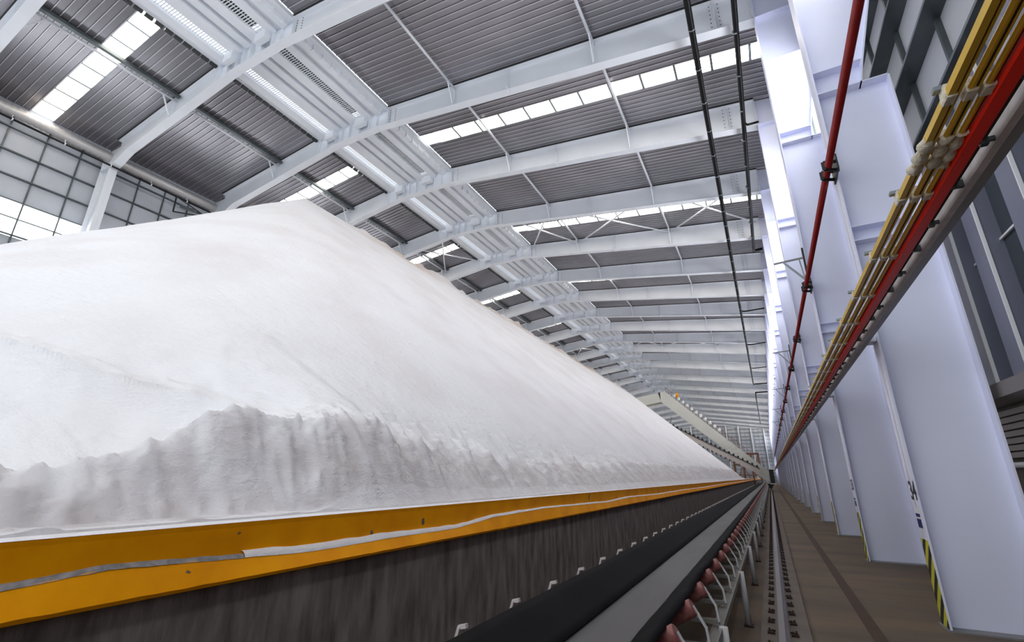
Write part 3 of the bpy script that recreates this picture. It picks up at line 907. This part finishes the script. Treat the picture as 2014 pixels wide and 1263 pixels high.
def idler_parts(t):
    m = MB()
    a, b = V(-.66, 0, .86), V(-.90, 0, .74)
    a, b = V(-.695, 0, .925), V(-.98, 0, .765)
    d = (b - a).normalized()
    m.tube([a, a + d * .01, b], [.058, .064, .064], 14); m.build('roller', ROLLER, t)
    m = MB(); m.tube([V(-1.04, .0, .73), V(-1.50, 0, .73)], .062, 10); m.build('roller', ROLLER, t)
    m = MB(); m.tube([V(-1.56, 0, .755), V(-1.84, 0, .93)], .062, 10); m.build('roller', ROLLER, t)
    m = MB(); m.bar((-.60, .02, .66), (-.615, .02, .79), .042, .016, (1, 0, 0)); m.bar((-.615, .02, .785), (-.70, .02, .93), .038, .014, (1, 0, .6))
    m.bar((-.66, .02, .87), (-.73, .02, .90), .02, .02)
    m.build('bracket', BRKT, t)
    m = MB(); m.bar((-.60, .03, .655), (-1.98, .03, .655), .05, .035); m.build('base_bar', STRING, t)
    m = MB(); m.bar((-1.99, .02, .66), (-1.98, .02, .82), .04, .015); m.bar((-1.98, .02, .82), (-1.93, .02, .98), .05, .02); m.bar((-1.94, .02, .975), (-1.88, .02, .99), .03, .025); m.build('bracket', PINKBEAM, t)
idler_parts(idl)
for i in range(90):
    y = 2.94 + .757 * i - .757 * 2
    lab = 'idler set with dusty red roller and bent white bracket, %s from the camera' % ordn(i + 1)
    if i == 0: idl.location = (0, y, 0); idl['label'] = lab
    else: copy_tree(idl, (0, y, 0), lab)

# ------------------------------------------------------------------ crane rail
t = thing('crane_rail', 'steel crane rail bolted to the pale concrete strip in the floor', 'rail')
XR = -.135
m = MB(); m.prism_y([(XR - .07, .07), (XR + .07, .07), (XR + .07, .085), (XR + .012, .10), (XR + .012, .19), (XR + .033, .20), (XR + .033, .235), (XR - .033, .235), (XR - .033, .20), (XR - .012, .19), (XR - .012, .10), (XR - .07, .085)], -2, YEND - 4)
m.build('rail_profile', RAILST, t)
cl = MB()
cl.box(-.10, -.02, -.045, .045, .0, .025); cl.tube([(-.075, 0, .0), (-.075, 0, .06)], .014, 6); cl.tube([(-.04, 0, .0), (-.04, 0, .05)], .012, 6); cl.tube([(-.06, .03, .02), (-.015, .0, .035)], .012, 6)
cme = cl.mesh('rail_clip', RUST)
cr = MB()
cr.v = [(-a, b, c) for a, b, c in cl.v]; cr.f = [list(reversed(f)) for f in cl.f]; cr.sm = cl.sm
crm = cr.mesh('rail_clip', RUST)
rest = MB(); cnt = 0
for i in range(150):
    y = 5.35 + .53 * i
    for me_, sx in ((cme, -.07), (crm, .07)):
        if cnt < 100:
            o = bpy.data.objects.new('rail_clip', me_); COL.objects.link(o); o.parent = t; o.location = (XR + sx, y, .07)
        else:
            src = cl if sx < 0 else cr
            rest.add([(a + XR + sx, b + y, c + .07) for a, b, c in src.v], src.f)
        cnt += 1
o = rest.build('rail_clip', RUST, t); o['kind'] = 'stuff'

# ------------------------------------------------------------------ portal reclaimer
YG = 80.0
t = thing('portal_reclaimer', 'cream portal reclaimer bridging the far end of the heap', 'machine', (0, YG, 0))
def box_beam(a, b, w, h, mt, nm):
    m = MB(); m.bar(a, b, h, w, (0, 1, 0)); return m.build(nm, mt, t)
m = MB()
m.add([(-.1, 0, 2.75), (-13.6, 0, 15.35), (-14.6, 0, 15.1), (-14.25, 0, 13.6), (-.55, 0, 1.35), (-.1, 0, 1.35),
       (-.1, 1.6, 2.75), (-13.6, 1.6, 15.35), (-14.6, 1.6, 15.1), (-14.25, 1.6, 13.6), (-.55, 1.6, 1.35), (-.1, 1.6, 1.35)],
      [(0, 1, 2, 3, 4, 5), (11, 10, 9, 8, 7, 6), (0, 6, 7, 1), (1, 7, 8, 2), (2, 8, 9, 3), (3, 9, 10, 4), (4, 10, 11, 5), (5, 11, 6, 0)])
m.build('bridge_girder', CREAM, t)
m = MB()
m.add([(-14.3, 0, 15.2), (-25, 0, 13.6), (-25, 0, 12.0), (-14.3, 0, 13.6), (-14.3, 1.6, 15.2), (-25, 1.6, 13.6), (-25, 1.6, 12.0), (-14.3, 1.6, 13.6)],
      [(0, 1, 2, 3), (7, 6, 5, 4), (0, 4, 5, 1), (2, 6, 7, 3)])
m.box(-25.6, -24.6, 0, 1.6, 0, 13.6)
m.build('rear_girder', CREAM, t)
m = MB(); m.bar((-1.2, -1.2, 2.6), (-16.2, -1.2, 11.1), .75, .5, (0, 1, 0)); m.build('scraper_boom', mat('pinkish_boom_paint', (.55, .49, .45, 1), .6), t)
m = MB(); m.bar((-1.2, -1.25, 3.08), (-16.2, -1.25, 11.58), .12, .7, (0, 1, 0)); m.build('chain', BLACKMATT, t)
for i in range(26):
    f = (i + .5) / 26; x = -1.2 - 15 * f; z = 2.6 + 8.5 * f
    m = MB(); m.box(x - .11, x + .11, -1.7, -.9, z + .5, z + .78); m.build('scraper_blade', BLACKMATT, t)
    if i > 3:
        m = MB(); m.box(x - .08, x + .08, -1.7, -1.4, z - .62, z - .38); m.build('scraper_blade', BLACKMATT, t)
m = MB(); m.bar((-2.6, -.4, 4.1), (-3.8, -.4, 2.9), .12); m.bar((-13.2, -.6, 9.6), (-12.7, -.6, 11.0), .14); m.build('hoist_strut', GREYSTEEL, t)
m = MB(); m.box(-.5, .3, -.4, 2.0, .75, 1.0); m.box(-.06, .5, -.3, 1.8, 1.0, 3.0); m.build('end_carriage', BLACKMATT, t)
m = MB(); m.box(-.1, .75, -.5, 0, 2.95, 3.1); m.box(-.1, .7, -.5, -.1, .95, 1.08); m.build('carriage_plate', PAPER, t)
for i in range(3):
    m = MB(); m.tube([(XR - .09, .2 + i * .6, .5), (XR + .09, .2 + i * .6, .5)], .26, 16); m.build('wheel', RUST, t)
m = MB(); m.box(-.4, .1, -.1, 1.7, .45, .8); m.build('wheel_bogie', BLACKMATT, t)
hr = MB()
for i in range(34):
    f = i / 33; x = -.6 - 13 * f; z = 3.2 + 12.1 * f
    hr.bar((x, 1.5, z), (x, 1.5, z + .9), .05)
hr.bar((-.6, 1.5, 4.1), (-13.6, 1.5, 16.2), .05); hr.bar((-.6, 1.5, 3.7), (-13.6, 1.5, 15.8), .04)
hr.build('handrail', RUSTBR, t)
for i in range(11):
    f = .42 + i * .048; x = -.6 - 13 * f; z = 3.2 + 12.1 * f
    m = MB(); m.tube([(x, 1.6, z + .35), (x, 1.6, z + .5), (x, 1.6, z + .75), (x, 1.6, z + .95)], [.12, .26, .26, .08], 8); m.build('lamp_globe', PAPER, t)
m = MB(); m.box(-12.0, -11.7, 1.5, 2.0, 14.3, 15.2); m.build('ochre_cabinet', ORANGE, t)

# distant service stair tower and second heap
t = thing('scaffold_tower', 'orange-brown steel platform behind the reclaimer by the far wall', 'scaffold', (0, 110, 0))
m = MB()
for x in (-6.3, -4.6, -3.0, -1.6):
    for dy in (0, 3): m.box(x - .12, x + .12, dy - .12, dy + .12, 0, 6.5)
m.build('post', RUSTBR, t)
m = MB()
for z in (2.2, 4.3, 6.4): m.box(-6.4, -1.5, -.2, 3.2, z, z + .2)
m.build('deck', RUSTBR, t)
m = MB(); m.bar((-6.3, 0, 0), (-4.6, 0, 4.3), .15); m.bar((-3, 0, 0), (-4.6, 0, 4.3), .15); m.bar((-3, -.1, 2), (-1.6, -.1, 6.4), .15); m.build('brace', RUSTBR, t)
